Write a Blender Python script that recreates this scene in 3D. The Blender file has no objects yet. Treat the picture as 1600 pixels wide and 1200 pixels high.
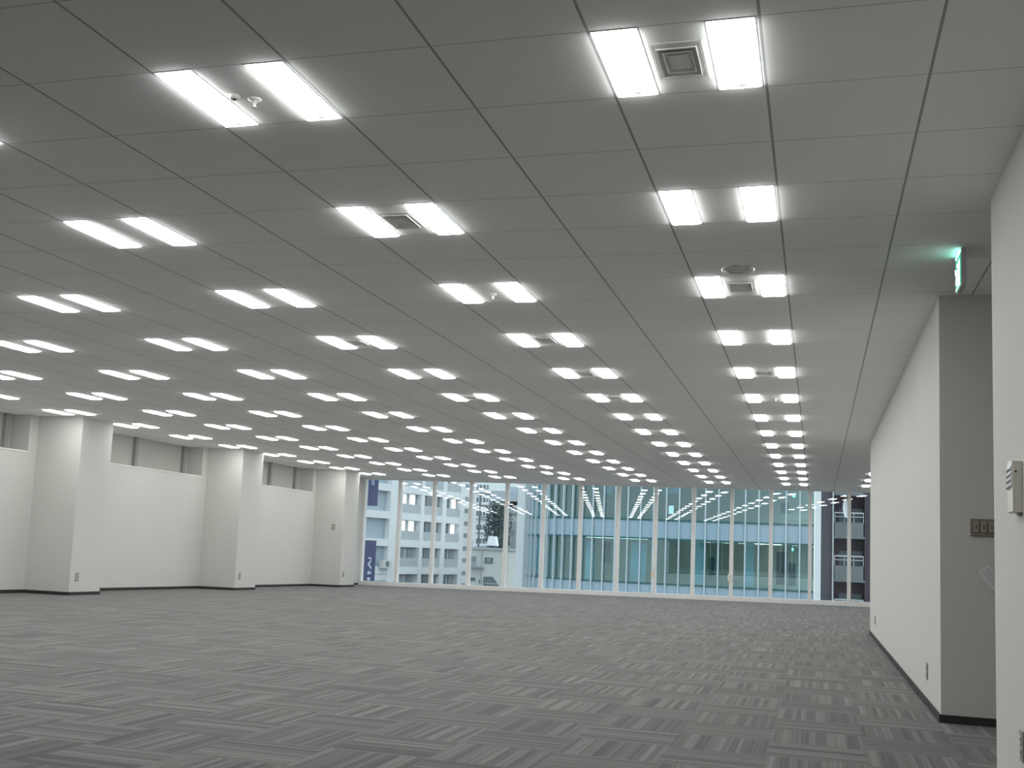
import bpy, math, random
from mathutils import Vector, Matrix
random.seed(4)
S = bpy.context.scene
COL = S.collection

# ---------------------------------------------------------------- camera
EYE = 1.0                                   # camera height above the nominal floor (m)
FPX, CX, CY = 1741.04, 749.05, 649.17       # focal length and principal point for a 1600x1200 frame
YAW, PITCH, ROLL = -0.297, 0.11933, 0.04437
def cam_axes():
    cy, sy, cp, sp = math.cos(YAW), math.sin(YAW), math.cos(PITCH), math.sin(PITCH)
    f = Vector((sy*cp, cy*cp, sp)); r = Vector((cy, -sy, 0)); u = r.cross(f)
    cr, sr = math.cos(ROLL), math.sin(ROLL)
    return cr*r + sr*u, -sr*r + cr*u, f
RX, UX, FX = cam_axes()
cd = bpy.data.cameras.new('camera')
cam = bpy.data.objects.new('camera', cd); COL.objects.link(cam)
cd.sensor_fit = 'HORIZONTAL'; cd.sensor_width = 36.0
cd.lens = FPX/1600*36
cd.shift_x = (800-CX)/1600; cd.shift_y = (CY-600)/1600
cd.clip_start = 0.05; cd.clip_end = 1000
cam.matrix_world = Matrix(((RX.x, UX.x, -FX.x, 0), (RX.y, UX.y, -FX.y, 0), (RX.z, UX.z, -FX.z, EYE), (0, 0, 0, 1)))
S.camera = cam

# ---------------------------------------------------------------- sky, exposure, lamp strength
w = bpy.data.worlds.new('overcast_dusk'); S.world = w; w.use_nodes = True
bg = w.node_tree.nodes['Background']
bg.inputs[0].default_value = (0.80, 0.94, 1.0, 1); bg.inputs[1].default_value = 1.73
LAMP = 18.4
S.view_settings.view_transform = 'Standard'
S.view_settings.look = 'None'
S.view_settings.exposure = 0.0
S.view_settings.gamma = 1.0
S.view_settings.use_curve_mapping = False

# ---------------------------------------------------------------- measurements
CEIL = EYE + 1.8632
W = 0.6                                     # ceiling module
X0, Y0 = -0.8025, 3.7397                    # a corner of the ceiling grid
YW = 29.446                                 # window wall
def fz(x, y):                               # the floor: level within a few cm
    return EYE - 0.9890 - 0.007002*x - 0.000482*y + 0.0006182*x*y
def ray(u, v):
    return RX*((u-CX)/FPX) + UX*((CY-v)/FPX) + FX
def at(u, v, Y):
    d = ray(u, v); p = d*(Y/d.y); return Vector((p.x, p.y, p.z+EYE))

# ---------------------------------------------------------------- helpers
class MB:
    def __init__(s, fn=None): s.v = []; s.f = []; s.fn = fn or (lambda p: p)
    def add(s, vs, fs):
        o = len(s.v); s.v += [tuple(s.fn(Vector(p))) for p in vs]; s.f += [[o+i for i in f] for f in fs]
        return s
    def box(s, x0, x1, y0, y1, z0, z1):
        if x0 > x1: x0, x1 = x1, x0
        if y0 > y1: y0, y1 = y1, y0
        if z0 > z1: z0, z1 = z1, z0
        return s.add([(x0,y0,z0),(x1,y0,z0),(x1,y1,z0),(x0,y1,z0),(x0,y0,z1),(x1,y0,z1),(x1,y1,z1),(x0,y1,z1)],
              [(0,3,2,1),(4,5,6,7),(0,1,5,4),(1,2,6,5),(2,3,7,6),(3,0,4,7)])
    def quad(s, a, b, c, d): return s.add([a,b,c,d], [(0,1,2,3)])
    def prism(s, pts, z0, z1):               # pts counter-clockwise; z0/z1 numbers or functions of (x,y)
        g = lambda z, p: z(*p) if callable(z) else z
        n = len(pts)
        return s.add([(p[0],p[1],g(z0,p)) for p in pts]+[(p[0],p[1],g(z1,p)) for p in pts],
              [tuple(range(n-1,-1,-1)), tuple(range(n,2*n))]+[(i,(i+1)%n,n+(i+1)%n,n+i) for i in range(n)])
    def bar(s, a, b, wx, wz):
        a, b = Vector(a), Vector(b); d = (b-a).normalized()
        up = Vector((0,0,1)) if abs(d.z) < .9 else Vector((0,1,0))
        r = d.cross(up).normalized(); u = r.cross(d)
        vs = [p + r*sx*wx/2 + u*sz*wz/2 for p in (a,b) for sx, sz in ((-1,-1),(1,-1),(1,1),(-1,1))]
        return s.add(vs, [(0,1,2,3),(7,6,5,4),(0,4,5,1),(1,5,6,2),(2,6,7,3),(3,7,4,0)])
    def cyl(s, c, r0, r1, h, n=24, axis='z', caps=True):
        vs = []
        for r, t in ((r0,0),(r1,h)):
            for i in range(n):
                a = 2*math.pi*i/n; p = (r*math.cos(a), r*math.sin(a), t)
                p = {'z':p, 'x':(p[2],p[0],p[1]), 'y':(p[0],p[2],p[1])}[axis]
                vs.append((c[0]+p[0], c[1]+p[1], c[2]+p[2]))
        fs = [(i,(i+1)%n,n+(i+1)%n,n+i) for i in range(n)]
        if caps: fs += [tuple(range(n-1,-1,-1)), tuple(range(n,2*n))]
        return s.add(vs, fs)
    def lathe(s, c, prof, n=32):
        vs = [(c[0]+r*math.cos(2*math.pi*i/n), c[1]+r*math.sin(2*math.pi*i/n), c[2]+z) for r, z in prof for i in range(n)]
        fs = [(k*n+i, k*n+(i+1)%n, (k+1)*n+(i+1)%n, (k+1)*n+i) for k in range(len(prof)-1) for i in range(n)]
        return s.add(vs, fs)
    def mesh(s, name, mat):
        m = bpy.data.meshes.new(name); m.from_pydata(s.v, [], s.f); m.update()
        if mat: m.materials.append(mat)
        return m
    def build(s, name, mat, parent=None, bevel=0, smooth=False):
        o = bpy.data.objects.new(name, s.mesh(name, mat)); COL.objects.link(o)
        if smooth:
            for p in o.data.polygons: p.use_smooth = True
        if bevel:
            b = o.modifiers.new('bevel', 'BEVEL'); b.width = bevel; b.segments = 2; b.limit_method = 'ANGLE'
        if parent: put(o, parent)
        return o
def put(o, parent):                          # parent without moving
    o.parent = parent
    o.matrix_parent_inverse = Matrix.Translation(-parent.location)
def empty(name, loc):
    o = bpy.data.objects.new(name, None); COL.objects.link(o); o.location = loc; o.empty_display_size = .1
    return o
def tag(o, label, cat, group=None):
    o['label'] = label; o['category'] = cat
    if group: o['group'] = group
    return o
def struct(o): o['kind'] = 'structure'; return o

# ---------------------------------------------------------------- materials
def mat(name, col, rough=.6, metal=0., spec=.3, emit=None, es=0.):
    m = bpy.data.materials.new(name); m.use_nodes = True
    b = m.node_tree.nodes['Principled BSDF']
    b.inputs['Base Color'].default_value = (*col, 1); b.inputs['Roughness'].default_value = rough
    b.inputs['Metallic'].default_value = metal; b.inputs['Specular IOR Level'].default_value = spec
    if emit: b.inputs['Emission Color'].default_value = (*emit, 1); b.inputs['Emission Strength'].default_value = es
    return m
def noisy(name, c1, c2, scale, rough=.8, detail=4, bump=0.):
    m = mat(name, c1, rough); nt = m.node_tree; b = nt.nodes['Principled BSDF']
    g = nt.nodes.new('ShaderNodeNewGeometry'); n = nt.nodes.new('ShaderNodeTexNoise'); r = nt.nodes.new('ShaderNodeMix'); r.data_type = 'RGBA'
    n.inputs['Scale'].default_value = scale; n.inputs['Detail'].default_value = detail
    nt.links.new(g.outputs['Position'], n.inputs['Vector']); nt.links.new(n.outputs['Fac'], r.inputs[0])
    r.inputs[6].default_value = (*c1, 1); r.inputs[7].default_value = (*c2, 1)
    nt.links.new(r.outputs[2], b.inputs['Base Color'])
    if bump:
        bp = nt.nodes.new('ShaderNodeBump'); bp.inputs['Strength'].default_value = bump; bp.inputs['Distance'].default_value = .002
        nt.links.new(n.outputs['Fac'], bp.inputs['Height']); nt.links.new(bp.outputs[0], b.inputs['Normal'])
    return m
class NG:                                    # tiny node-math helper
    def __init__(s, m): s.nt = m.node_tree
    def m(s, op, a, b=None, c=None):
        n = s.nt.nodes.new('ShaderNodeMath'); n.operation = op
        for i, x in enumerate((a, b, c)):
            if x is None: continue
            if isinstance(x, (int, float)): n.inputs[i].default_value = x
            else: s.nt.links.new(x, n.inputs[i])
        return n.outputs[0]
    def xyz(s):
        g = s.nt.nodes.new('ShaderNodeNewGeometry'); x = s.nt.nodes.new('ShaderNodeSeparateXYZ')
        s.nt.links.new(g.outputs['Position'], x.inputs[0]); return x.outputs
    def white(s, a, b):
        c = s.nt.nodes.new('ShaderNodeCombineXYZ'); n = s.nt.nodes.new('ShaderNodeTexWhiteNoise'); n.noise_dimensions = '3D'
        for i, x in enumerate((a, b)):
            if isinstance(x, (int, float)): c.inputs[i].default_value = x
            else: s.nt.links.new(x, c.inputs[i])
        s.nt.links.new(c.outputs[0], n.inputs['Vector']); return n.outputs['Value']
    def mix(s, f, c1, c2):
        r = s.nt.nodes.new('ShaderNodeMix'); r.data_type = 'RGBA'
        if isinstance(f, (int, float)): r.inputs[0].default_value = f
        else: s.nt.links.new(f, r.inputs[0])
        for i, c in ((6, c1), (7, c2)):
            if isinstance(c, tuple): r.inputs[i].default_value = (*c, 1)
            else: s.nt.links.new(c, r.inputs[i])
        return r.outputs[2]

def carpet():
    m = mat('carpet_tiles', (.2,.2,.2), .95, spec=.05); g = NG(m)
    pb = m.node_tree.nodes['Principled BSDF']; pb.inputs['Sheen Weight'].default_value = .07; pb.inputs['Sheen Roughness'].default_value = .45; x, y, z = g.xyz()
    T = .5
    ax = g.m('DIVIDE', g.m('ADD', x, .24), T); ay = g.m('DIVIDE', g.m('SUBTRACT', y, 6.1), T)
    ix, iy = g.m('FLOOR', ax), g.m('FLOOR', ay)
    par = g.m('FLOORED_MODULO', g.m('ADD', ix, iy), 2.0)
    c = g.m('ADD', g.m('MULTIPLY', x, par), g.m('MULTIPLY', y, g.m('SUBTRACT', 1.0, par)))
    tile = g.m('ADD', g.m('MULTIPLY', ix, 7.0), g.m('MULTIPLY', iy, 13.0))
    broad = g.white(g.m('FLOOR', g.m('MULTIPLY', c, 30.0)), tile)
    fine = g.white(g.m('FLOOR', g.m('MULTIPLY', c, 110.0)), g.m('ADD', tile, 3.3))
    dark = g.m('GREATER_THAN', g.white(g.m('FLOOR', g.m('MULTIPLY', c, 34.0)), g.m('ADD', tile, 9.1)), .72)
    v = g.m('ADD', g.m('MULTIPLY', broad, .55), g.m('MULTIPLY', fine, .45))
    v = g.m('MULTIPLY', v, g.m('SUBTRACT', 1.0, g.m('MULTIPLY', dark, .6)))
    col = g.mix(v, (.108,.103,.104), (.250,.241,.238))
    g.nt.links.new(col, g.nt.nodes['Principled BSDF'].inputs['Base Color'])
    return m
def ceiling_tiles():
    m = mat('ceiling_tiles', (.8,.8,.78), .9, spec=.1); g = NG(m); x, y, z = g.xyz()
    def line(c, o, half):
        q = g.m('FLOORED_MODULO', g.m('ADD', g.m('SUBTRACT', c, o), W/2), W)
        return g.m('LESS_THAN', g.m('ABSOLUTE', g.m('SUBTRACT', q, W/2)), half)
    base = g.mix(line(y, Y0, .0028), (.94,.94,.93), (.55,.55,.55))
    col = g.mix(line(x, X0, .0055), base, (.42,.42,.43))
    g.nt.links.new(col, g.nt.nodes['Principled BSDF'].inputs['Base Color'])
    return m
def glass(name, tint, base, graze):
    m = bpy.data.materials.new(name); m.use_nodes = True; nt = m.node_tree; nt.nodes.clear()
    o = nt.nodes.new('ShaderNodeOutputMaterial'); mx = nt.nodes.new('ShaderNodeMixShader')
    t = nt.nodes.new('ShaderNodeBsdfTransparent'); t.inputs[0].default_value = (*tint, 1)
    r = nt.nodes.new('ShaderNodeBsdfGlossy'); r.inputs['Roughness'].default_value = 0.0; r.inputs[0].default_value = (1,1,1,1)
    lw = nt.nodes.new('ShaderNodeLayerWeight'); lw.inputs[0].default_value = .5
    g = NG(m); f = g.m('ADD', g.m('MULTIPLY', g.m('POWER', lw.outputs['Facing'], 4.0), graze), base)
    nt.links.new(f, mx.inputs[0]); nt.links.new(t.outputs[0], mx.inputs[1]); nt.links.new(r.outputs[0], mx.inputs[2])
    nt.links.new(mx.outputs[0], o.inputs[0])
    return m
M = dict(
    carpet=carpet(), ceil=ceiling_tiles(),
    wall=noisy('white_wallpaper', (.65,.635,.61), (.615,.605,.58), 90, .85, bump=.15),
    wall_grey=noisy('white_wallpaper_nook', (.65,.635,.61), (.615,.605,.58), 90, .85),
    blind=noisy('grey_roller_blind', (.50,.495,.46), (.47,.465,.435), 40, .9),
    post=mat('grey_window_post', (.33,.33,.32), .6),
    base=mat('dark_vinyl_baseboard', (.035,.034,.038), .6),
    white=mat('white_enamel', (.82,.82,.80), .45),
    frame=noisy('cream_aluminium', (.84,.825,.81), (.82,.80,.785), 8, .5),
    pane=glass('window_glass', (.97,.985,.985), .042, .8),
    lamp=mat('lit_diffuser', (.9,.9,.9), .5, emit=(.97,1.0,.97), es=LAMP),
    socket=mat('lamp_socket', (.7,.68,.65), .5, emit=(1,1,.97), es=.62), rib=mat('lamp_rib', (.7,.7,.68), .5, emit=(1,1,1), es=.35),  # faint glow painted in for lamp light passing through socket and rib
    vent=mat('diffuser_enamel', (.88,.88,.86), .7),
    ventgap=mat('vent_gap', (.74,.74,.73), .8),
    chrome=mat('chrome', (.8,.8,.8), .2, 1.0), satin=mat('satin_white_metal', (.85,.85,.83), .3, 0., .6),
    mesh=mat('speaker_mesh', (.70,.70,.69), .7),
    plate=mat('outlet_plate_grey', (.30,.29,.27), .5),
    plate2=mat('outlet_plate_pale', (.52,.51,.47), .5),
    hole=mat('socket_hole', (.05,.05,.05), .6),
    brown=mat('brown_switch_plate', (.205,.17,.14), .5),
    rocker=mat('switch_rocker', (.335,.285,.25), .45),
    paper=mat('paper', (.74,.75,.76), .9), ink=mat('printed_ink', (.55,.56,.58), .9), tape=mat('tape', (.60,.60,.56), .4),
    beige=mat('intercom_plastic', (.74,.71,.66), .45), silver=mat('silver_grille', (.45,.47,.5), .35, .7),
    signbody=mat('sign_housing', (.52,.50,.52), .5),
    signgreen=mat('sign_green', (.02,.35,.2), .4, emit=(.02,.55,.30), es=.9),
    signwhite=mat('sign_white', (.9,.95,.95), .4, emit=(.80,1.0,.95), es=1.3),
    signslot=mat('sign_light_slot', (.5,.9,.8), .4, emit=(.30,1.0,.80), es=7.5),
    latch=mat('latch_cream', (.82,.74,.60), .4),
    ap_white=noisy('painted_concrete_white', (.78,.79,.80), (.70,.72,.74), .6, .9),
    ap_grey=noisy('grey_balcony_panel', (.47,.50,.53), (.42,.46,.49), 1.0, .7),
    ap_side=mat('grey_blue_shutter', (.36,.44,.50), .6),
    dkwin=mat('dark_window', (.135,.175,.205), .25), mdwin=mat('dim_window', (.26,.30,.33), .3),
    litwin=mat('lit_window', (.9,.9,.85), .5, emit=(1.0,1.0,.97), es=.7),
    tower=noisy('tower_white', (.80,.82,.83), (.74,.77,.79), .3, .9),
    house=noisy('house_plaster', (.66,.67,.645), (.61,.62,.60), .8, .9),
    dusk=mat('dark_slate', (.16,.19,.21), .7), roofgrey=mat('roof_grey_blue', (.42,.48,.54), .7),
    tank=mat('tank_white', (.82,.84,.86), .5), bark=mat('bark', (.10,.10,.085), .9), leaf=mat('dusky_leaf', (.13,.17,.17), .9),
    banner=mat('indigo_banner', (.075,.085,.185), .7), lettering=mat('pale_lettering', (.62,.66,.78), .7),
    metal=mat('pale_metal', (.62,.66,.68), .5), acgrey=mat('outdoor_unit', (.62,.63,.62), .5),
    ggl=glass('teal_facade_glass', (.66,.85,.89), .055, .7),
    spandrel=mat('blue_spandrel_glass', (.255,.355,.43), .25, spec=.5), fin=mat('pale_blue_fin', (.42,.49,.53), .5),
    transom=mat('dark_teal_transom', (.02,.10,.10), .5),
    off_wall=noisy('olive_office_wall', (.52,.51,.42), (.44,.45,.38), .5, .9), off_floor=mat('office_floor', (.22,.23,.22), .8),
    off_ceil=mat('office_ceiling', (.62,.63,.58), .9), off_col=mat('office_column', (.62,.70,.70), .8),
    off_dark=mat('office_dark_furniture', (.14,.16,.17), .7),
    off_lamp=mat('office_lamp', (.9,.9,.8), .5, emit=(1.0,.98,.82), es=7.0), off_screen=mat('office_lit_opening', (.9,.95,.9), .5, emit=(.95,1.0,.95), es=.9),
    off_exit=mat('office_exit_light', (.5,.9,.8), .5, emit=(.4,1.0,.85), es=1.6),
    column=mat('white_corner_column', (.60,.63,.64), .6),
    brick=noisy('dark_brown_tiles', (.075,.06,.08), (.10,.085,.10), 2.5, .8), brick2=noisy('grey_purple_tiles', (.125,.12,.145), (.155,.145,.165), 2.0, .8),
    balc=mat('balcony_panel', (.23,.25,.26), .7), ground=noisy('asphalt', (.12,.12,.125), (.09,.09,.09), .2, .95),
)

# ================================================================ ROOM SHELL
XL, XE = -13.4, 6.0                          # outer limits of the floor
YB = -15.0
# floor: fine grid so that it follows fz
b = MB(); NX, NY = 24, 40
gx = [XL + (XE-XL)*i/NX for i in range(NX+1)]; gy = [YB + (YW+.1-YB)*j/NY for j in range(NY+1)]
b.add([(x, y, fz(x,y)) for y in gy for x in gx], [(j*(NX+1)+i, j*(NX+1)+i+1, (j+1)*(NX+1)+i+1, (j+1)*(NX+1)+i) for j in range(NY) for i in range(NX)])
b.add([(x, y, fz(x,y)-.25) for y in gy for x in gx], [((j+1)*(NX+1)+i, (j+1)*(NX+1)+i+1, j*(NX+1)+i+1, j*(NX+1)+i) for j in range(NY) for i in range(NX)])
struct(b.build('floor', M['carpet']))

# which ceiling cells hold a pair of lights: column c (1 = first from the right wall), row k (0 = first in view)
OPEN = ((.010,.174), (.414,.586))
def has_light(c, k):
    if not (0 <= k <= 13): return False
    if c == 0: return k >= 8
    if k < 0: return 1 <= c <= 3
    return 1 <= c <= 7
LIGHTS = {(c, k) for c in range(-1, 8) for k in range(-3, 14) if has_light(c, k)}
cells = {(-3*(c-1), 3*k): (c, k) for c, k in LIGHTS}
b = MB()
i0, i1 = int(math.floor((XL-X0)/W)), int(math.ceil((XE-X0)/W)); j0, j1 = int(math.floor((YB-Y0)/W)), int(math.ceil((YW-Y0)/W))
for i in range(i0, i1):
    for j in range(j0, j1):
        x, y = X0+i*W, Y0+j*W; y2 = min(y+W, YW+.05)
        if (i, j) in cells:
            xs = [0, OPEN[0][0], OPEN[0][1], OPEN[1][0], OPEN[1][1], W]; ys = [0, .008, W-.008, W]
            for a in range(5):
                for c_ in range(3):
                    if a in (1, 3) and c_ == 1: continue
                    b.quad((x+xs[a],y+ys[c_],CEIL),(x+xs[a],y+ys[c_+1],CEIL),(x+xs[a+1],y+ys[c_+1],CEIL),(x+xs[a+1],y+ys[c_],CEIL))
        else:
            b.quad((x,y,CEIL),(x,y2,CEIL),(x+W,y2,CEIL),(x+W,y,CEIL))
struct(b.build('ceiling', M['ceil']))
b = MB().box(XL-.3, XE+.3, YB-.3, YW+.3, CEIL+.35, CEIL+.55)
struct(b.build('ceiling_slab', M['ap_grey']))

# left wall: full-height strips, a low wall with a ledge, recessed blinds behind
def xw(y): return -12.34 + .0005*(y-15.3)    # face of the left wall
def xp(y): return -11.485 - .0035*(y-15.85)  # face of the pillars
LEDGE = EYE + 1.245
PIL = [(10.04, 10.86), (15.44, 16.26), (20.84, 21.74), (26.24, 27.15)]
low = lambda x, y: fz(x,y)-.2
b = MB()
bays = [(YB, 10.04-.3), (10.86+.15, 15.44-.21), (16.26+.15, 20.84-.20), (21.74+.15, 26.24-.20)]
def wseg(b, ya, yb, d0, d1, z0, z1):
    b.prism([(xw(ya)-d1,ya),(xw(ya)-d0,ya),(xw(yb)-d0,yb),(xw(yb)-d1,yb)], z0, z1)
ends = []
prev = YB
for ya, yb in bays:
    if ya > prev: wseg(b, prev, ya, 0, .5, low, CEIL+.05)
    wseg(b, ya, yb, 0, .5, low, LEDGE)
    prev = yb
wseg(b, prev, YW+.2, 0, .5, low, CEIL+.05)
struct(b.build('wall_left', M['wall']))
b = MB()
for ya, yb in bays: wseg(b, ya, yb, -.012, .36, LEDGE, LEDGE+.022)
struct(b.build('trim_1', M['white']))
b = MB()
for n, (ya, yb) in enumerate(bays):
    o = struct(empty('window_%d' % (n+2), (xw(ya)-.36, (ya+yb)/2, LEDGE)))
    bb = MB(); wseg(bb, ya, yb, .36, .40, LEDGE+.02, CEIL+.04); bb.build('roller_blind', M['blind'], o)
    cut = {0: (5.4, 7.0), 1: (13.6, 15.05), 2: (18.70, 20.42), 3: (24.30, 25.66)}[n]
    for yy in cut:
        bb = MB(); wseg(bb, yy-.04, yy+.05, .29, .36, LEDGE+.02, CEIL+.02); bb.build('post', M['post'], o)
# baseboards
def base_run(name, pts):
    b = MB()
    for (xa, ya), (xb, yb) in zip(pts, pts[1:]):
        d = Vector((xb-xa, yb-ya)).normalized(); n = Vector((d.y, -d.x))*.012
        b.prism([(xa-n.x*.5,ya-n.y*.5),(xa+n.x,ya+n.y),(xb+n.x,yb+n.y),(xb-n.x*.5,yb-n.y*.5)], lambda x,y: fz(x,y)-.01, lambda x,y: fz(x,y)+.053)
    return b
runs = []; prev = YB
for (a, c_) in PIL:
    runs.append(((xw(prev), prev), (xw(a), a))); prev = c_
runs.append(((xw(prev), prev), (xw(YW-.12), YW-.12)))
b = MB()
for (p, q) in runs:
    s_ = base_run('', [p, q]); o_ = len(b.v); b.v += s_.v; b.f += [[o_+i for i in f] for f in s_.f]
struct(b.build('baseboard_left', M['base']))
# pillars
PN = ['', 'white square pillar on the left wall, the largest and nearest in view', 'white square pillar on the left wall, the middle one of three', 'white square pillar on the left wall, the one next to the windows']
for n, (a, c_) in enumerate(PIL):
    if n == 0: continue
    o = empty('pillar', (xp(a)-.4, (a+c_)/2, fz(xp(a), a)))
    tag(o, PN[n], 'pillar', 'pillars along the left wall')
    pts = [(xw(a)-.1, a), (xp(a), a), (xp(c_), c_), (xw(c_)-.1, c_)]
    MB().prism(pts, low, CEIL+.02).build('shaft', M['wall'], o)
    s_ = base_run('', [(xw(a), a), (xp(a), a)]); t_ = base_run('', [(xp(a)+.0, a-.012), (xp(c_)+.0, c_)])
    s_.add(t_.v, t_.f); s_.build('baseboard', M['base'], o)

# right side: near wall, passage, long wall
XN = .824; YN = 5.921                        # near wall face and its corner
YC, YR = 8.056, 17.826                       # corners of the long wall
xr = lambda y: .788 - .0020*(y-YC)
struct(MB().prism([(XN,YB),(XE,YB),(XE,YN),(XN,YN)], low, CEIL+.05).build('wall_right_near', M['wall']))
struct(MB().prism([(xr(YC),YC),(XE,YC),(XE,YR),(xr(YR),YR)], low, CEIL+.05).build('wall_right', M['wall']))
struct(MB().box(3.2, 3.4, YN-.1, YC+.1, -.3, CEIL+.05).build('wall_passage', M['wall']))
struct(MB().box(XE, XE+.2, YR-.1, YW+.2, -.3, CEIL+.05).build('wall_wing', M['wall']))
struct(MB().box(XL-.3, XE, YB-.2, YB, -.3, CEIL+.05).build('wall_back', M['wall']))
b = base_run('', [(xr(YR), YR), (xr(YC), YC)]); t_ = base_run('', [(xr(YC)-.012, YC), (3.2, YC)])
# outward normals: the run along the long wall faces -x, the passage run faces -y
b = MB()
for (pa, pb, nn) in (((xr(YC),YC),(xr(YR),YR),(-.012,0)), ((xr(YC)-.012,YC),(3.2,YC),(0,-.012))):
    b.prism([(pa[0]+nn[0],pa[1]+nn[1]),(pb[0]+nn[0],pb[1]+nn[1]),(pb[0]-nn[0]*.3,pb[1]-nn[1]*.3),(pa[0]-nn[0]*.3,pa[1]-nn[1]*.3)] if nn[1] else
            [(pa[0]+nn[0],pa[1]),(pa[0]-nn[0]*.3,pa[1]),(pb[0]-nn[0]*.3,pb[1]),(pb[0]+nn[0],pb[1])], lambda x,y: fz(x,y)-.01, lambda x,y: fz(x,y)+.053)
struct(b.build('baseboard_right', M['base']))
struct(MB().prism([(XN-.012,YB),(XN,YB),(XN,YN),(XN-.012,YN)], lambda x,y: fz(x,y)-.01, lambda x,y: fz(x,y)+.053).build('baseboard_near', M['base']))

# ================================================================ WINDOW WALL
MX = [-12.30,-11.226,-10.202,-9.132,-8.11,-7.074,-6.057,-5.042,-4.047,-3.063,-2.094,-1.119,-.163,.772]
MX += [1.75, 2.73, 3.71, 4.69, 5.67]
win = struct(empty('window_1', (-5.7, YW, 0)))
def sill_z(x): return fz(x, YW) + .112
b = MB()
xs = [-12.75, -9, -6, -3, 0, 3, 6.0]
for a, c_ in zip(xs, xs[1:]):
    b.prism([(a,YW-.1),(c_,YW-.1),(c_,YW+.12),(a,YW+.12)], low, lambda x,y: sill_z(x))
b.build('sill', M['frame'], win)
MB().box(-12.75, 6, YW-.06, YW+.12, CEIL-.03, CEIL+.03).build('head', M['frame'], win)
for n, x in enumerate(MX):
    xa_, xb_ = (x-.0425, x+.0425) if n else (-12.75, -12.26)
    MB().box(xa_, xb_, YW-.09, YW+.09, sill_z(x)-.02, CEIL).build('mullion', M['frame'], win)
TILT = math.radians(5.0)                     # each pane stands slightly askew in its bay
for a, c_ in zip(MX, MX[1:]):
    xm, h = (a+c_)/2, (c_-a)/2-.012
    ca, sa = math.cos(TILT), math.sin(TILT)
    fn = lambda p, xm=xm: Vector((xm + ca*p.x - sa*p.y, YW + sa*p.x + ca*p.y, p.z))
    z0 = min(sill_z(a), sill_z(c_))-.015
    MB(fn).box(-h, h, -.005, .005, z0, CEIL-.02).build('pane', M['pane'], win)
for u, v in ((1019,897),(1139,903)):
    p = at(u, v, YW-.12)
    MB().box(p.x-.03, p.x+.02, YW-.13, YW-.09, p.z-.09, p.z+.09).build('latch', M['latch'], win, .006)

# ================================================================ CEILING FIXTURES
ORD = ['','first','second','third','fourth','fifth','sixth','seventh','eighth','ninth','tenth','eleventh','twelfth','thirteenth','fourteenth','fifteenth','sixteenth','seventeenth']
LW, LL = .164, .584
def light_meshes():
    hx, hy = LW/2, LL/2; h = .075
    b = MB()                                  # open-bottomed trough with a thin lip
    for s_ in (-1, 1):
        b.box(s_*hx, s_*(hx+.004), -hy-.003, hy+.003, -.002, h)
        b.box(-hx, hx, s_*hy, s_*(hy+.003), -.002, h)
    b.box(-hx-.004, hx+.004, -hy-.003, hy+.003, h, h+.004)
    housing = b.mesh('housing', M['white'])
    d = .016                                  # shallow lit cover, dropped below the tiles to graze the ceiling with light
    b = MB().add([(-hx+.001,-hy+.001,-.001),(hx-.001,-hy+.001,-.001),(hx-.001,hy-.001,-.001),(-hx+.001,hy-.001,-.001),
                  (-hx+.014,-hy+.030,-d),(hx-.014,-hy+.030,-d),(hx-.014,hy-.030,-d),(-hx+.014,hy-.030,-d)],
                 [(7,6,5,4),(0,4,5,1),(1,5,6,2),(2,6,7,3),(3,7,4,0)])
    b.f = [f[::-1] for f in b.f]
    cover = b.mesh('cover', M['lamp'])
    rib = MB().box(-hx+.030, -hx+.033, -hy+.032, hy-.15, -d-.0015, -d+.0005).mesh('rib', M['rib'])
    lab = MB().cyl((.01, hy-.06, -d-.001), .015, .015, .0015, 16).mesh('lamp_socket', M['socket'])
    return housing, cover, rib, lab
LM = light_meshes()
for (c, k) in sorted(LIGHTS):
    for s_, (o0, o1) in enumerate(OPEN):
        x = X0 + W*(-3*(c-1)) + (o0+o1)/2; y = Y0 + W*3*k + W/2
        o = empty('ceiling_light', (x, y, CEIL))
        side = 'left' if s_ == 0 else 'right'
        row = ORD[14-k]
        colw = '%s column from right wall' % ORD[c] if c >= 1 else ('column beyond right wall end')
        tag(o, '%s glowing ceiling light of its pair, %s row from windows, %s' % (side, row, colw), 'ceiling light', 'recessed fluorescent ceiling lights')
        for nm, me in zip(('housing','cover','rib','lamp_socket'), LM):
            if nm in ('rib','lamp_socket') and k > 2: continue
            q = bpy.data.objects.new(nm, me); COL.objects.link(q); q.parent = o

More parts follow.
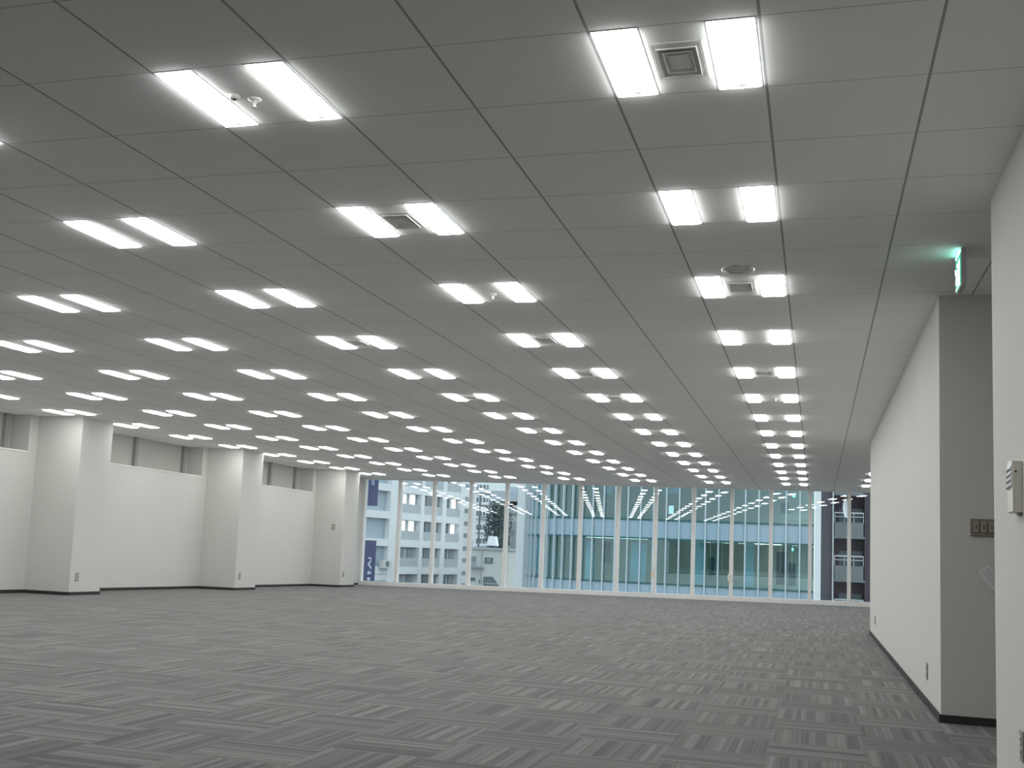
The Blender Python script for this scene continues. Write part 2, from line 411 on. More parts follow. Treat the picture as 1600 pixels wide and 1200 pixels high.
def cell(c, k): return X0 + W*(-3*(c-1)) + .293, Y0 + W*3*k + W/2
VM = None
def vent_parts():
    b = MB(); r0 = .112
    outer = MB()
    for s_ in (-1,1):
        outer.box(s_*r0, s_*(r0-.012), -r0, r0, -.003, .001); outer.box(-r0, r0, s_*r0, s_*(r0-.012), -.003, .001)
    core = MB().box(-.042,.042,-.042,.042,-.008,.004)
    rings = []
    for r in (.082, .060):
        m_ = MB()
        for s_ in (-1,1):
            m_.add([(s_*r,-r,-.010),(s_*r,r,-.010),(s_*(r-.013),r-.013,.012),(s_*(r-.013),-r+.013,.012)], [(0,1,2,3)])
            m_.add([(-r,s_*r,-.010),(r,s_*r,-.010),(r-.013,s_*(r-.013),.012),(-r+.013,s_*(r-.013),.012)], [(0,1,2,3)])
            m_.box(s_*r, s_*(r+.004), -r-.004, r+.004, -.010, -.006); m_.box(-r, r, s_*r, s_*(r+.004), -.010, -.006)
        rings.append(m_)
    back = MB().box(-r0+.01, r0-.01, -r0+.01, r0-.01, -.0015, -.0005)
    for m_ in [outer, core, back]+rings: m_.v = [(x*.86, y*1.42, z) for x, y, z in m_.v]
    return (outer.mesh('frame', M['vent']), [m_.mesh('ring', M['vent']) for m_ in rings], core.mesh('core_plate', M['vent']), back.mesh('backing', M['ventgap']))
VM = vent_parts()
for c, k in ((1,0),(1,2),(1,4),(2,1),(2,3),(2,4),(2,5),(2,7),(3,3),(3,5)):
    x, y = cell(c, k)
    o = tag(empty('air_diffuser', (x, y, CEIL)), 'square white air diffuser between ceiling lights, %s row from windows, %s column from right' % (ORD[14-k], ORD[c]), 'air vent', 'square ceiling air diffusers')
    for nm, me in [('frame', VM[0])] + [('ring', r) for r in VM[1]] + [('core_plate', VM[2]), ('backing', VM[3])]:
        q = bpy.data.objects.new(nm, me); COL.objects.link(q); q.parent = o
# round ceiling speaker
o = tag(empty('ceiling_speaker', (-.499, 7.167, CEIL)), 'round ceiling speaker with chrome rim and grey grille in a blank tile', 'speaker')
MB().lathe((-.499,7.167,CEIL), [(.105,0),(.105,-.006),(.098,-.011),(.086,-.008),(.084,0)], 40).build('rim', M['chrome'], o, smooth=True)
MB().lathe((-.499,7.167,CEIL), [(.085,-.003),(.05,-.006),(.0,-.007)], 40).build('grille', M['mesh'], o, smooth=True)
# sprinkler heads and sensors
def sprinkler(x, y, label):
    o = tag(empty('sprinkler_head', (x, y, CEIL)), label, 'sprinkler', 'sprinkler heads')
    MB().lathe((x,y,CEIL), [(.030,0),(.028,-.004),(.012,-.008),(.0,-.008)], 24).build('escutcheon', M['satin'], o, smooth=True)
    b = MB().cyl((x,y,CEIL-.034), .006, .006, .026, 10); 
    for s_ in (-1,1): b.bar((x+s_*.012,y,CEIL-.01),(x,y,CEIL-.036),.004,.004)
    b.build('nozzle', M['satin'], o)
    MB().cyl((x,y,CEIL-.038), .012, .012, .002, 16).build('deflector', M['satin'], o)
x, y = cell(2,0); sprinkler(x+.0, y+.03, 'white sprinkler head between the nearest pair of lights at upper left')
x, y = cell(2,2); sprinkler(x+.02, y+.05, 'small white sprinkler head between lights, twelfth row from windows, second column')
x, y = cell(1,5); sprinkler(x+.05, y, 'small white sprinkler head between lights, ninth row from windows, first column')
x, y = cell(2,0)
o = tag(empty('smoke_sensor', (x-.07, y-.02, CEIL)), 'tiny round white sensor beside the sprinkler head at upper left', 'sensor')
MB().lathe((x-.07,y-.02,CEIL), [(.026,0),(.024,-.010),(.014,-.016),(.0,-.016)], 20).build('cap', M['white'], o, smooth=True)
MB().cyl((x-.07,y-.02,CEIL-.020), .006, .006, .006, 10).build('lens', M['hole'], o)

# exit sign hanging from the ceiling at the passage
ex0, ex1, ey0, ey1, ez0 = .787, .815, 6.82, 7.06, EYE+1.637
o = tag(empty('exit_sign', ((ex0+ex1)/2, ey0, CEIL)), 'green and white lit exit sign hanging from ceiling beside right wall', 'exit sign')
MB().box(ex0, ex1, ey0, ey1, ez0, CEIL-.006).build('housing', M['signbody'], o, .004)
MB().box(ex0-.003, ex0, ey0+.008, ey1-.008, ez0+.008, CEIL-.030).build('green_panel', M['signgreen'], o)
b = MB(); xf = ex0-.005
b.box(xf, ex0-.003, ey0+.03, ey0+.115, ez0+.03, CEIL-.06)
b.box(xf, ex0-.003, ey0+.02, ey1-.02, ez0+.012, ez0+.022)
b.build('door_symbol', M['signwhite'], o)
b = MB()                                      # running figure
b.cyl((xf-.001, ey0+.150, CEIL-.075), .013, .013, .003, 14, 'x')
def limb(p, q, t): b.bar((xf, ey0+p[0], ez0+p[1]), (xf, ey0+q[0], ez0+q[1]), t, .004)
limb((.148,.125),(.130,.085),.024); limb((.13,.085),(.165,.065),.014); limb((.165,.065),(.17,.035),.012)
limb((.13,.085),(.105,.06),.014); limb((.105,.06),(.075,.055),.012); limb((.148,.125),(.18,.11),.010); limb((.145,.122),(.115,.115),.010)
b.build('running_figure_symbol', M['signwhite'], o)
MB().box(ex0-.004, ex0, ey0+.015, ey1-.015, CEIL-.024, CEIL-.012).build('light_slot', M['signslot'], o)

# ================================================================ WALL FITTINGS
def outlet(kind, n, u, pos, label, wd=.07, ht=.12, m='plate', group='wall outlets'):
    # n: outward normal, u: horizontal direction in the wall, pos: centre on the wall face
    n, u, p = Vector(n), Vector(u), Vector(pos)
    fn = lambda q: p + u*q.x + n*q.y + Vector((0,0,q.z))
    o = tag(empty(kind, p), label, 'outlet', group)
    MB(fn).box(-wd/2, wd/2, 0, .009, -ht/2, ht/2).build('plate', M[m], o, .002)
    b = MB(fn)
    for s_ in (-1,1): b.box(-.018, .018, .009, .012, s_*.026-.017, s_*.026+.017)
    b.build('socket', M['plate2'], o)
    b = MB(fn)
    for s_ in (-1,1):
        for t in (-1,1): b.box(t*.007-.0012, t*.007+.0012, .012, .0128, s_*.026-.006, s_*.026+.006)
    b.build('slots', M['hole'], o)
    return o
outlet('wall_outlet', (-1,0,0), (0,1,0), (xr(8.95), 8.95, EYE-.745), 'small wall outlet low on right wall, the nearer of two')
outlet('wall_outlet', (-1,0,0), (0,1,0), (xr(16.27), 16.27, EYE-.72), 'small wall outlet low on right wall, near its far end by windows')
outlet('wall_outlet', (-1,0,0), (0,1,0), (XN, 5.195, EYE-.71), 'wall outlet low on the nearest wall at right edge of picture', .075, .125)
for (a, c_), yy, z_, lb in ((PIL[1], 15.62, -.735, 'small wall outlet low on the nearest pillar'), (PIL[2], 21.03, -.775, 'small wall outlet low on the middle pillar'), (PIL[3], 26.43, -.785, 'small wall outlet low on the pillar next to windows')):
    outlet('wall_outlet', (1,0,0), (0,1,0), (xp(yy), yy, EYE+z_), lb, .085, .14, 'plate')
p = at(521, 823, PIL[3][0])
p.y = PIL[3][0]
o = tag(empty('wall_thermostat', p), 'small pale thermostat at mid height on pillar next to windows', 'thermostat')
MB().box(p.x-.055, p.x+.055, p.y-.016, p.y, p.z-.075, p.z+.075).build('body', M['plate2'], o, .004)
MB().box(p.x-.04, p.x+.04, p.y-.018, p.y-.016, p.z+.015, p.z+.055).build('display', M['plate'], o)
MB().box(p.x-.04, p.x+.04, p.y-.018, p.y-.016, p.z-.055, p.z-.02).build('button', M['plate'], o)

# brown switch plate in the passage
sx0, sx1, sz0, sz1 = .975, 1.235, EYE+.229, EYE+.345
o = tag(empty('switch_plate', ((sx0+sx1)/2, YC, sz0)), 'brown light switch plate with a row of switches in the passage', 'switch')
MB().box(sx0, sx1, YC-.008, YC, sz0, sz1).build('plate', M['brown'], o, .002)
for i in range(5):
    a = sx0+.016+i*.048
    q = MB().box(a, a+.036, YC-.014, YC-.008, sz0+.026, sz1-.012).build('switch', M['rocker'], o, .002)
    MB().box(a+.012, a+.024, YC-.0155, YC-.014, sz0+.05, sz0+.075).build('indicator', M['brown'], q)
MB().box(sx0+.006, sx1-.006, YC-.011, YC-.008, sz0+.008, sz0+.016).build('label_strip', M['rocker'], o)
# paper notice taped askew
pc = Vector((1.150, YC-.006, EYE-.005)); an = math.radians(37)
def pf(q): return Vector((pc.x + math.cos(an)*q.x - math.sin(an)*q.z, pc.y + q.y - .02*max(0, q.x+.02)**2*8, pc.z + math.sin(an)*q.x + math.cos(an)*q.z))
o = tag(empty('paper_notice', pc), 'tilted white printed paper notice taped to passage wall below switches', 'paper')
b = MB(pf)
for i in range(6):
    a = -.105+.035*i; b.box(a, a+.035, -.002, 0, -.08, .08)
b.build('sheet', M['paper'], o)
b = MB(pf)
for r in range(7):
    zz = .058-.019*r
    for (a, c_) in ((-.085,-.03),(-.022,.03),(.038,.085)): b.box(a, c_-(.012 if (r*3+int(a*100)) % 3 == 0 else 0), -.0032, -.0018, zz-.005, zz+.005)
b.build('printed_text', M['ink'], o)
MB(pf).box(-.02, .02, -.0042, -.001, .068, .09).build('tape', M['tape'], o)
MB(pf).box(-.12, -.098, -.0042, -.001, -.075, -.06).build('tape', M['ink'], o)

# intercom box on the near wall
bx0 = .784; by0, by1 = 5.120, 5.250; bz0, bz1 = EYE+.252, EYE+.469
o = tag(empty('wall_control_box', (XN, (by0+by1)/2, bz0)), 'beige plastic control box on nearest wall at right edge of picture', 'control box')
MB().box(bx0+.004, XN, by0+.003, by1-.002, bz0, bz1).build('body', M['beige'], o, .003)
MB().box(bx0, bx0+.006, by0, by1, bz0+.003, bz1+.004).build('front_cover', M['beige'], o, .002)
MB().box(bx0-.0015, bx0+.001, by0+.008, by1-.006, bz0+.112, bz1-.004).build('key_panel', M['silver'], o)
for i in range(4):
    zz = bz1-.022-.024*i
    q = MB().add([(bx0-.0015,by0+.014,zz),(bx0-.0015,by1-.012,zz-.006),(bx0-.010,by1-.012,zz-.018),(bx0-.010,by0+.014,zz-.012),
                  (bx0-.0015,by0+.014,zz-.017),(bx0-.0015,by1-.012,zz-.023)], [(0,1,2,3),(3,2,5,4),(0,3,4),(1,5,2)]).build('key', M['chrome'], o)
MB().cyl((bx0+.014, by0+.001, bz1-.045), .0042, .0042, .004, 12, 'y').build('sensor_hole', M['hole'], o)
MB().box(bx0+.022, XN-.002, by0+.012, by0+.06, bz0-.012, bz0+.004).build('cable_clip', M['plate'], o)

# ================================================================ OUTSIDE
struct(MB().box(-140, 90, YW+3, 330, -14.2, -14.0).build('ground', M['ground']))
GZ = -14.0
# --- glass office building across the street
YG = 66.0
gb = empty('glass_office_building', (-6, YG+6, GZ))
tag(gb, 'glass office building with blue spandrel bands and rounded corner across the street', 'building')
def gx_(u): return at(u, 870, YG).x
xA, xB = gx_(1271), gx_(960)                  # flat part
Rc = 7.0
plan = [Vector((xA, YG))]
nflat = 15
for i in range(1, nflat+1): plan.append(Vector((xA + (xB-xA)*i/nflat, YG)))
for i in range(1, 11):
    a = math.pi/2*i/10*1.0; plan.append(Vector((xB - Rc*math.sin(a), YG + Rc*(1-math.cos(a)))))
plan.append(Vector((xB-Rc, YG+14)))
LEV = [EYE-2.65-3.71*k for k in range(3, 0, -1)] + [EYE-2.65+3.71*k for k in range(0, 4)]   # bottoms of the spandrels
SPH = 1.10
def skin(z0, z1, off, off2):                  # a band following the facade
    b = MB()
    nrm = []
    for i, p in enumerate(plan):
        a = plan[max(0,i-1)]; c_ = plan[min(len(plan)-1,i+1)]; d = (c_-a).normalized(); nrm.append(Vector((-d.y, d.x)))
    # plan runs from right to left, outward is towards the viewer / left
    out = [p + (-n if n.y > 0 else n)*0 for p, n in zip(plan, nrm)]
    for i in range(len(plan)-1):
        n1, n2 = nrm[i]*-1, nrm[i+1]*-1
        if n1.y > 0: n1 = -n1
        if n2.y > 0.01: n2 = -n2
        p1, p2 = plan[i]+n1*off, plan[i+1]+n2*off; q1, q2 = plan[i]+n1*off2, plan[i+1]+n2*off2
        b.prism([q1, p1, p2, q2] if True else [], z0, z1)
    return b
TOPG = LEV[-1]+SPH
for z in LEV:
    skin(z, z+SPH, .0, -.12).build('spandrel_band', M['spandrel'], gb)
    for zz in (z, z+SPH): skin(zz-.05, zz+.05, .06, -.02).build('transom', M['transom'], gb)
for z, z2 in zip(LEV, LEV[1:]):
    skin(z+SPH, z2, -.03, -.06).build('facade_glass', M['ggl'], gb)
# fins
def fin(p, n):
    MB(lambda q: Vector((p.x + n.x*q.y - n.y*q.x, p.y + n.y*q.y + n.x*q.x, q.z))).box(-.04, .04, -.02, .14, LEV[0], TOPG).build('fin', M['fin'], gb)
for i in range(1, nflat+1): fin(plan[i], Vector((0,-1)))
for i in range(1, 16):
    a = math.pi/2*i/16; fin(Vector((xB - Rc*math.sin(a), YG + Rc*(1-math.cos(a)))), Vector((-math.sin(a), -math.cos(a))))
# floors, back wall and inside furnishing
inner = [(p.x + (.1 if p.x < xB else 0), p.y+.25) for p in plan] + [(xA, YG+14)]
inner = inner[::-1]
for z in LEV: MB().prism([(x, y) for x, y in inner], z+.15, z+SPH-.25).build('floor_slab', M['off_floor'], gb)
for z in LEV: MB().prism([(x, y) for x, y in inner], z+.08, z+.14).build('office_ceiling', M['off_ceil'], gb)
MB().box(xB-Rc+.3, xA, YG+9, YG+9.3, GZ, TOPG).build('core_wall', M['off_wall'], gb)
MB().box(xB-Rc-.1, xA, YG+13.7, YG+14, GZ, TOPG).build('rear_wall', M['column'], gb)
MB().prism([(x, y) for x, y in inner], TOPG, TOPG+.4).build('roof', M['roofgrey'], gb)
MB().prism([(x, y) for x, y in inner], GZ, LEV[0]).build('base_floors', M['spandrel'], gb)
zf = LEV[3]+SPH                                # floor of the storey in view
zt = LEV[4]
def inb(u0, u1, dy, v0, v1, dd, name, m):
    a, c_ = at(u0, v0, YG+dy), at(u1, v1, YG+dy)
    MB().box(a.x, c_.x, YG+dy, YG+dy+dd, c_.z, a.z).build(name, M[m], gb)
inb(1163,1177,2.0, 846,917,.5,'column','off_col')
inb(1086,1098,2.0, 846,917,.5,'column','off_col')
inb(986,1008,2.6, 848,915,.2,'pale_partition','off_col')
inb(916,926,2.0, 845,910,.4,'column','off_col')
inb(940,953,4.5, 846,880,.3,'cabinet','off_dark')
inb(1213,1229,4.0, 862,914,.5,'shelf','off_dark')
inb(1232,1243,3.5, 880,916,.4,'cabinet','off_dark')
inb(1108,1116,6.0, 870,900,.3,'cabinet','transom')
inb(1045,1052,3.0, 790,803,.2,'lit_panel','off_screen')
inb(1238,1243,2.0, 771,777,.1,'exit_light','off_exit')
inb(1237,1240,2.0, 856,861,.1,'exit_light','off_exit')
inb(1040,1063,3.0, 758,772,.1,'pale_panel','fin'); inb(946,958,3.0, 752,772,.1,'pale_panel','fin')  # left panel paints in the bluish sky reflection of the glass
inb(1215,1262,3.2, 800,814,.4,'shelf','off_wall')
inb(1220,1232,3.0, 785,802,.3,'cabinet','off_dark')
for zc in (zt, LEV[5]):
    for (xx, yy) in ((xB+2.2, 3.0), (xB+.2, 5.5), (xB+5.0, 5.0), (xB+8.5, 6.0), (xB-2.0, 6.0)):
        e = .75 if zc == zt else .10
        MB().box(xx-e*1.2, xx+e*1.2, YG+yy, YG+yy+.3, zc+.03, zc+.07).build('office_lamp', M['off_lamp'], gb)
# white columns at both ends
p = at(1277.5, 870, YG-.3)
MB().box(p.x-.17, p.x+.17, YG-.5, YG+.2, GZ, TOPG).build('corner_column', M['column'], gb)
pL, pR = at(806, 862, 71), at(819, 862, 71)
MB().box(pL.x, pR.x-.02, 71, 71.6, GZ, TOPG).build('corner_column', M['column'], gb)

# --- dark brown building on the right
YBk = 80.0
bk = empty('brown_apartment_building', (at(1320,900,YBk).x, YBk, GZ))
tag(bk, 'dark brown tiled apartment building with white balcony rails, far right outside', 'building')
xl, xr_ = at(1283,870,YBk).x, at(1362,870,YBk).x
MB().box(xl-.3, xr_+14, YBk+1.4, YBk+12, GZ, 22).build('wall', M['brick'], bk)
MB().box(xl-.3, at(1302,870,YBk).x, YBk, YBk+1.5, GZ, 22).build('stair_wall', M['brick2'], bk)
MB().box(at(1351,870,YBk).x, xr_+14, YBk+.2, YBk+1.5, GZ, 22).build('end_wall', M['brick'], bk)
q = at(1301, 870, YBk-.1)
MB().cyl((q.x, YBk-.12, GZ), .06, .06, 36, 10).build('drain_pipe', M['metal'], bk)
fl = at(1320, 801, YBk).z - at(1320, 868.5, YBk).z
zr = at(1320, 868.5, YBk).z                    # rail top of the storey in view
bxl, bxr = at(1304,870,YBk).x, at(1349,870,YBk).x
for k in range(-4, 5):
    z = zr + fl*k
    f = MB().box(bxl-.1, bxr+.1, YBk+.0, YBk+1.4, z-1.75, z-1.6).build('balcony_slab', M['balc'], bk)
    MB().box(bxl, bxr, YBk-.05, YBk+.05, z-1.75, z-.66).build('balcony_panel', M['balc'], bk)
    b = MB().box(bxl, bxr, YBk-.04, YBk+.02, z-.06, z+.03).box(bxl, bxr, YBk-.03, YBk+.01, z-.30, z-.25)
    for i in range(4):
        xx = bxl + (bxr-bxl)*i/3; b.box(xx-.02, xx+.02, YBk-.03, YBk+.01, z-.66, z)
    b.build('railing', M['metal'], bk)
    MB().box(bxl+.3, bxl+1.0, YBk+1.34, YBk+1.42, z-1.5, z+.35).build('window', M['dkwin'], bk)
    MB().box(bxl+1.15, bxl+1.8, YBk+1.34, YBk+1.42, z-1.5, z+.35).build('window', M['dkwin'], bk)
q = at(1322, 795, YBk-.85)
dish = tag(empty('satellite_dish', (q.x, YBk-.3, q.z)), 'white oval satellite dish above a balcony rail of the dark brown building', 'satellite dish')
b = MB(); n = 20; vs = [(0,.14,0)]; fs = []
for r in (.5, 1.0):
    for i in range(n): a = 2*math.pi*i/n; vs.append((.26*r*math.cos(a)*.8 + .1*r*math.sin(a)*-.4, .14-.14*r*r, .62*r*math.sin(a)))
fs += [(0, 1+i, 1+(i+1)%n) for i in range(n)] + [(1+i, 1+n+i, 1+n+(i+1)%n, 1+(i+1)%n) for i in range(n)]
b.add([(q.x+v[0], YBk-.85+v[1], q.z+v[2]) for v in vs], fs); b.build('reflector', M['tank'], dish)
MB().bar((q.x, YBk-.7, q.z-.2), (q.x+.2, YBk-.1, q.z-.75), .05, .05).build('arm', M['metal'], dish)

# --- white apartment block on the left, seen along its front
A0, B0 = at(560, 850, 109), at(735, 858, 131)
fd = Vector((B0.x-A0.x, B0.y-A0.y, 0)).normalized(); fn_ = Vector((fd.y, -fd.x, 0))
def fs_(u, v, off=0.):                                 # (distance along the front, height) under a pixel
    d = ray(u, v); t = ((A0.x*fn_.x + A0.y*fn_.y) + off)/(d.x*fn_.x + d.y*fn_.y)
    p = d*t; return (p.x-A0.x)*fd.x + (p.y-A0.y)*fd.y, p.z+EYE
def loc(q): return Vector((A0.x, A0.y, 0)) + fd*q.x + fn_*q.y + Vector((0,0,q.z))
ab = empty('apartment_building', (A0.x, A0.y, GZ))
tag(ab, 'white apartment block with grey balcony panels and lit windows at left outside', 'building')
zb = [fs_(640, v)[1] for v in (844, 802)]; PER = zb[1]-zb[0]
SL = fs_(640, 844)[1] - fs_(640, 855)[1]
col_px = [(548,560),(608,627),(656.5,661.5),(690,696),(718,723.5),(731.5,738)]
cols_s = [(fs_(a,830)[0], fs_(b_,830)[0]) for a, b_ in col_px]
s_end = cols_s[-1][1]
MB(loc).box(cols_s[0][0]-25, s_end, -9, -1.3, GZ, 26).build('rear_wall', M['ap_grey'], ab)
b = MB(loc)
for a, c_ in cols_s: b.box(a, c_, -1.4, .0, GZ, 26)
b.build('front_piers', M['ap_white'], ab)
base_z = zb[0]
FLO = range(-3, 7)
for k in FLO:
    z = base_z + PER*k
    MB(loc).box(cols_s[0][0]-25, cols_s[4][1], -1.4, -.04, z-SL, z).build('balcony_slab', M['ap_white'], ab)
    # parapets of the bays
    for (a, c_), (a2, c2) in zip(cols_s[1:4], cols_s[2:5]):
        MB(loc).box(c_, a2, -.25, -.15, z, z+PER*.34).build('parapet', M['ap_grey'], ab)
    if k == -1:
        MB(loc).box(cols_s[0][1], cols_s[1][0], -.25, -.12, z-1.5, z+.05).build('parapet', M['ap_white'], ab)
    MB(loc).box(cols_s[0][1], cols_s[1][0], -.7, -.6, z, z+PER-SL).build('shutter', M['ap_side'], ab)
    MB(loc).box(cols_s[0][0]-12, cols_s[0][0], -.7, -.6, z, z+PER-SL).build('shutter', M['ap_side'], ab)
    lit = k in (0, 1)
    def wpar(u0, u1, m):                      # windows shown in the plane just behind the parapet
        sa, sb = fs_(u0, 830, -.5)[0], fs_(u1, 830, -.5)[0]
        MB(loc).box(sa, sb, -.6, -.5, z+PER*.30, z+(PER-SL)*.97).build('lit_window' if m == 'litwin' else 'window', M[m], ab)
    wpar(627.5, 632.5, 'litwin' if lit else 'mdwin'); wpar(638.5, 646, 'litwin' if lit else 'mdwin')
    wpar(651, 656.5, 'mdwin' if k else 'dkwin')
    wpar(664, 673, 'dkwin'); wpar(682, 690, 'mdwin'); wpar(696, 700, 'dkwin')
    lit2 = k in (0, 1, 2)
    wpar(704, 710, 'litwin' if lit2 else 'mdwin'); wpar(713, 718, 'litwin' if lit2 else 'mdwin')
    for (a, c_), (a2, c2), in zip(cols_s[1:4], cols_s[2:5]):
        MB(loc).box(c_, a2, -.75, -.62, z, z+PER-SL).build('bay_wall', M['ap_white'] if k > 1 else M['ap_grey'], ab)
    sa, sb = cols_s[4][1], cols_s[5][0]
    for hh in (.08, .56):
        sa, sb = fs_(725, 830)[0], fs_(730.5, 830)[0]
        MB(loc).box(sa, sb, -.10, -.02, z+PER*(hh+.14), z+PER*(hh+.31)).build('window', M['mdwin'], ab)
MB(loc).box(cols_s[4][1], cols_s[5][0], -1.0, -.06, GZ, 26).build('stair_wall', M['ap_white'], ab)
MB(loc).box(cols_s[0][0]-25, s_end, -9, .0, 26, 26.6).build('roof', M['roofgrey'], ab)
sa, za = fs_(600, 881)
o = tag(empty('outdoor_air_unit', loc(Vector((sa, .4, za)))), 'small pale air conditioner outdoor unit on apartment balcony at left outside', 'air conditioner')
MB(loc).box(sa-.9, sa+.7, .03, .55, za-.45, za+.4).build('case', M['acgrey'], o)
b = MB(loc); b.add([(sa+.35*math.cos(2*math.pi*i/16)-.15, .57, za+.33*math.sin(2*math.pi*i/16)) for i in range(16)], [tuple(range(16))]); b.build('fan_grille', M['dusk'], o)

# indigo banners in front of the block
def banner(u0, u1, v0, v1, Y, label, strokes):
    a, c_ = at(u0, v0, Y), at(u1, v1, Y)
    o = tag(empty('vertical_banner', ((a.x+c_.x)/2, Y, c_.z)), label, 'banner', 'indigo banners outside')
    MB().box(a.x, c_.x, Y, Y+.12, c_.z, a.z).build('cloth', M['banner'], o)
    MB().box(a.x-.1, a.x-.02, Y, Y+.1, c_.z-.2, a.z+.2).build('pole', M['metal'], o)
    b = MB()
    for (pts, t) in strokes:
        for p, q in zip(pts, pts[1:]):
            P, Q = at(p[0], p[1], Y-.05), at(q[0], q[1], Y-.05)
            b.bar(P, Q, .05, t)
    b.build('lettering', M['lettering'], o)
ZA = lambda x, y: (560+x*.15, 740+y*.15)
banner(570.5, 584.0, 844, 912, 104, 'lower indigo banner with pale characters beside window corner pillar',
       [([ZA(105,876),ZA(135,886),ZA(130,910),ZA(103,945),ZA(122,968),ZA(132,990)], .16), ([ZA(112,1008),ZA(104,1028)], .30), ([ZA(95,1040),ZA(132,1030)], .22), ([ZA(104,1085),ZA(104,1112)], .45), ([ZA(92,1098),ZA(120,1098)], .32)])
banner(577.0, 589.0, 738, 790.5, 104, 'upper indigo banner hanging near ceiling line beside window corner pillar',
       [([ZA(146,60),ZA(144,115)], .12), ([ZA(164,60),ZA(160,122)], .12)])

# --- white tower far behind
YT = 205.0
tb = empty('white_tower_block', (at(770,860,YT).x, YT+5, GZ))
tag(tb, 'tall white apartment tower far behind, with grids of small dark windows', 'building')
p0, p1 = at(724,860,YT), at(800,860,YT)
MB().box(p0.x-3, p1.x+6, YT, YT+14, GZ, 32).build('wall', M['tower'], tb)
for r in range(6):
    v = 757.5 + 21.5*r - (2.0 if r else 0)
    for u in (746.5, 751.5, 757.0, 762.0):
        uu = u - (v-757)*.012
        a, c_ = at(uu-1.3, v, YT), at(uu+1.3, v+7.5, YT)
        MB().box(a.x, c_.x, YT-.1, YT+.1, c_.z, a.z).build('window', M['dkwin'] if u < 760 else M['mdwin'], tb)
    a, c_ = at(744, v+11, YT), at(764, v+13, YT)
    MB().box(a.x, c_.x, YT-.5, YT, c_.z, a.z).build('balcony', M['ap_grey'], tb)
    for u in (733, 737):
        a, c_ = at(u-1.2, v+3, YT), at(u+1.0, v+10, YT)
        MB().box(a.x, c_.x, YT-.1, YT+.1, c_.z, a.z).build('window', M['mdwin'], tb)
b = MB()
a = at(750.5, 772, YT-3); c_ = at(748, 856, YT-3)
b.box(a.x-.15, a.x+.15, YT-3, YT-2.7, c_.z, a.z)
a2 = at(766, 772, YT-3); b.box(a2.x-.12, a2.x+.12, YT-3, YT-2.7, c_.z, a2.z)
for v in (772, 790, 808, 826, 843): zz = at(750, v, YT-3).z; b.box(a.x, a2.x, YT-3, YT-2.8, zz-.12, zz+.12)
b.build('fire_stair', M['dusk'], tb)

# --- grey building with flat roof, mid distance
YM = 150.0
mb_ = empty('grey_flat_roof_building', (at(790,860,YM).x, YM+4, GZ))
tag(mb_, 'dark grey building with flat pale blue roof edge beside the glass office', 'building')
p0, p1 = at(772,860,YM), at(814,860,YM)
zt_ = at(790, 770, YM).z
MB().box(p0.x, p1.x, YM, YM+10, GZ, zt_).build('wall', M['ap_grey'], mb_)
MB().box(p0.x-.6, p1.x, YM-.8, YM+10, zt_-1.2, zt_+.2).build('roof_edge', M['roofgrey'], mb_)
MB().box(at(785,860,YM).x, p1.x, YM+2, YM+8, zt_, at(790,759,YM).z).build('roof_hut', M['roofgrey'], mb_)
for (u0, u1, v0, v1, m) in ((772,790,777,800,'dusk'),(797,808,770,796,'mdwin'),(772,793,818,835,'dusk'),(796,807,778,792,'dkwin')):
    a, c_ = at(u0,v0,YM), at(u1,v1,YM); MB().box(a.x, c_.x, YM-.1, YM+.1, c_.z, a.z).build('window', M[m], mb_)
a, c_ = at(793, 800, YM-14), at(806, 920, YM-14)
wb = tag(empty('plain_grey_block', (a.x, YM-14, GZ)), 'plain pale grey block with one tall dark window beside white column', 'building')
MB().box(a.x, c_.x+.5, YM-14, YM-6, GZ, a.z).build('wall', M['house'], wb)
MB().box(a.x-.3, c_.x+.5, YM-14.3, YM-6, a.z-.2, a.z+.4).build('parapet', M['ap_grey'], wb)
e, g_ = at(801,872,YM-14), at(804.5,888,YM-14); MB().box(e.x, g_.x, YM-14.1, YM-13.9, g_.z, e.z).build('window', M['dusk'], wb)
e, g_ = at(801,815,YM-14), at(804.5,868,YM-14); MB().box(e.x, g_.x, YM-14.1, YM-13.9, g_.z, e.z).build('louvre_panel', M['ap_grey'], wb)

# --- low plaster house with a rooftop tank
YH = 118.0
hb = empty('plaster_house', (at(765,890,YH).x, YH+4, GZ))
tag(hb, 'pale plaster house with small dark windows and slanted stair opening', 'house')
p0, p1 = at(733,860,YH), at(795,860,YH)
zr_ = at(760, 859, YH).z
MB().box(p0.x, p1.x, YH, YH+9, GZ, zr_).build('wall', M['house'], hb)
MB().box(p0.x-.2, p1.x+.2, YH-.2, YH+9, zr_, zr_+.25).build('roof_edge', M['ap_grey'], hb)
def hw(u0,u1,v0,v1,m,nm='window'):
    a, c_ = at(u0,v0,YH), at(u1,v1,YH); return MB().box(a.x, c_.x, YH-.08, YH+.1, c_.z, a.z).build(nm, M[m], hb)
f = hw(757.5,770,871,880.5,'dkwin'); a, c_ = at(761.5,872.5,YH-.1), at(766,879.5,YH-.1); MB().box(a.x, c_.x, YH-.1, YH-.07, c_.z, a.z).build('pane', M['mdwin'], f)
hw(736,743.5,869,885,'mdwin'); hw(735,742.5,902,907.5,'dkwin'); hw(748.5,752,906,912,'dkwin')
a, c_ = at(734,879,YH-.6), at(754,886,YH-.6)
MB().box(a.x, c_.x, YH-.7, YH, c_.z-.1, c_.z+.05).build('balcony_slab', M['ap_grey'], hb)
b = MB().box(a.x, c_.x, YH-.7, YH-.65, a.z-.05, a.z+.03)
for i in range(12): xx = a.x+(c_.x-a.x)*i/11; b.box(xx-.02, xx+.02, YH-.7, YH-.66, c_.z, a.z)
b.build('balcony_rail', M['metal'], hb)
pts = [at(755.5,901,YH), at(770,901,YH), at(781.5,918,YH), at(755,918,YH)]
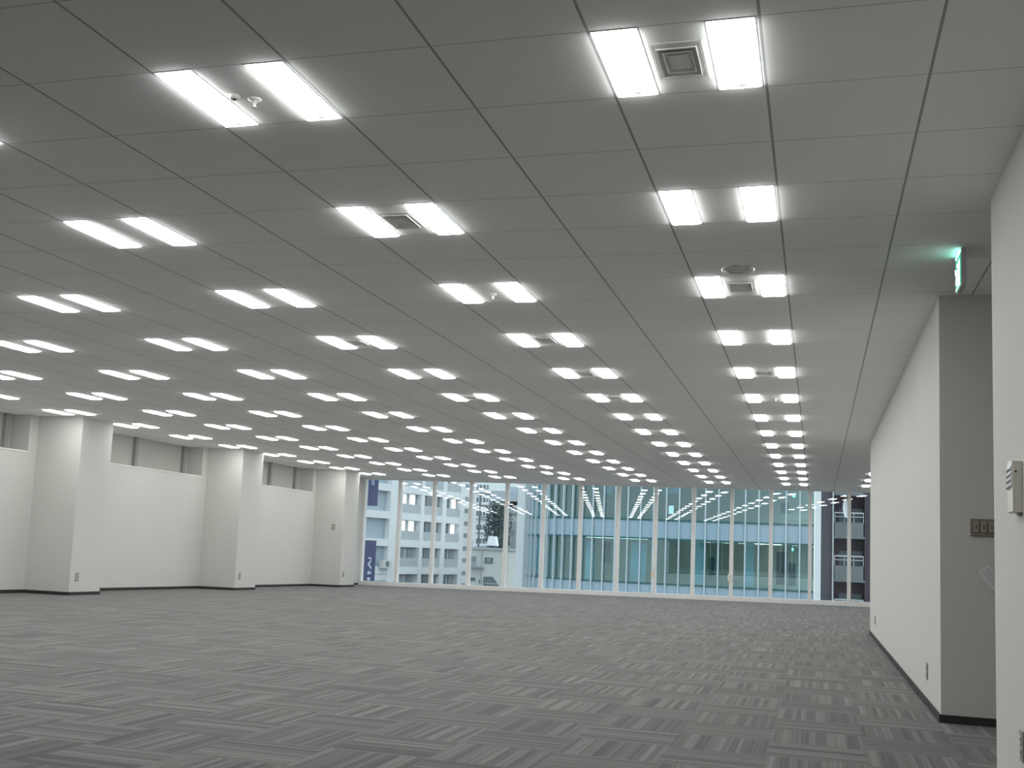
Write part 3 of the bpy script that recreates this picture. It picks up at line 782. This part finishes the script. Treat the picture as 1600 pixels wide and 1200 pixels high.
b = MB(); b.add([(p.x, YH-.06, p.z) for p in pts]+[(p.x, YH+.05, p.z) for p in pts], [(0,1,2,3),(7,6,5,4),(0,4,5,1),(1,5,6,2),(2,6,7,3),(3,7,4,0)]); b.build('stair_opening', M['dusk'], hb)
a, c_ = at(757,911,YH-.1), at(778,913,YH-.1); MB().box(a.x, c_.x, YH-.12, YH-.06, c_.z, a.z).build('stair_rail', M['metal'], hb)
a, c_ = at(753,861,YH-.1), at(753,900,YH-.1); MB().cyl((a.x, YH-.15, GZ), .07, .07, zr_-GZ, 8).build('drain_pipe', M['ap_grey'], hb)
q = at(769.5, 857, YH+3)
o = tag(empty('water_tank', (q.x, YH+3, zr_+.25)), 'white rooftop water tank on the plaster house', 'water tank')
zt2 = at(770, 838, YH+3).z
MB().add([(q.x+s_*.60, YH+3+t*.6, zr_+.45) for s_, t in ((-1,-1),(1,-1),(1,1),(-1,1))]+[(q.x+s_*.42, YH+3+t*.42, zt2) for s_, t in ((-1,-1),(1,-1),(1,1),(-1,1))],
   [(3,2,1,0),(4,5,6,7),(0,1,5,4),(1,2,6,5),(2,3,7,6),(3,0,4,7)]).build('tank_body', M['tank'], o, .08)
for s_ in (-1,1):
    for t in (-1,1): MB().box(q.x+s_*.48-.07, q.x+s_*.48+.07, YH+3+t*.45-.07, YH+3+t*.45+.07, zr_+.25, zr_+.47).build('leg', M['dusk'], o)

# --- dusky tree between house and tower
YTr = 132.0
q = at(778, 850, YTr)
o = tag(empty('dark_tree', (q.x, YTr, GZ)), 'dark grey green tree rising behind the rooftop water tank', 'tree')
zt3 = at(777, 784, YTr).z
b = MB(); b.cyl((q.x, YTr, GZ), .35, .12, zt3-GZ-1, 8)
rnd = random.Random(3)
for i in range(26):
    z = q.z - 2 + (zt3-q.z+1)*rnd.random(); a = rnd.random()*6.28; l = 1.0+rnd.random()*1.2
    b.bar((q.x, YTr, z), (q.x+l*math.cos(a), YTr+l*math.sin(a), z+l*.8), .07, .07)
b.build('trunk', M['bark'], o)
b = MB()
for i in range(1500):
    t = rnd.random(); z = q.z - 3 + (zt3-q.z+3)*t; r = (1.55*math.sin(math.pi*min(1, .18+.82*(1-t)))+.15)*math.sqrt(rnd.random())
    a = rnd.random()*6.28; x, y = q.x+r*math.cos(a), YTr+r*math.sin(a); s_ = .14+.14*rnd.random()
    d1 = Vector((rnd.uniform(-1,1), rnd.uniform(-1,1), rnd.uniform(-1,1))).normalized()*s_; d2 = d1.orthogonal().normalized()*s_*.7; c0 = Vector((x,y,z))
    b.quad(c0-d1, c0+d2, c0+d1, c0-d2)
b.build('foliage', M['leaf'], o)
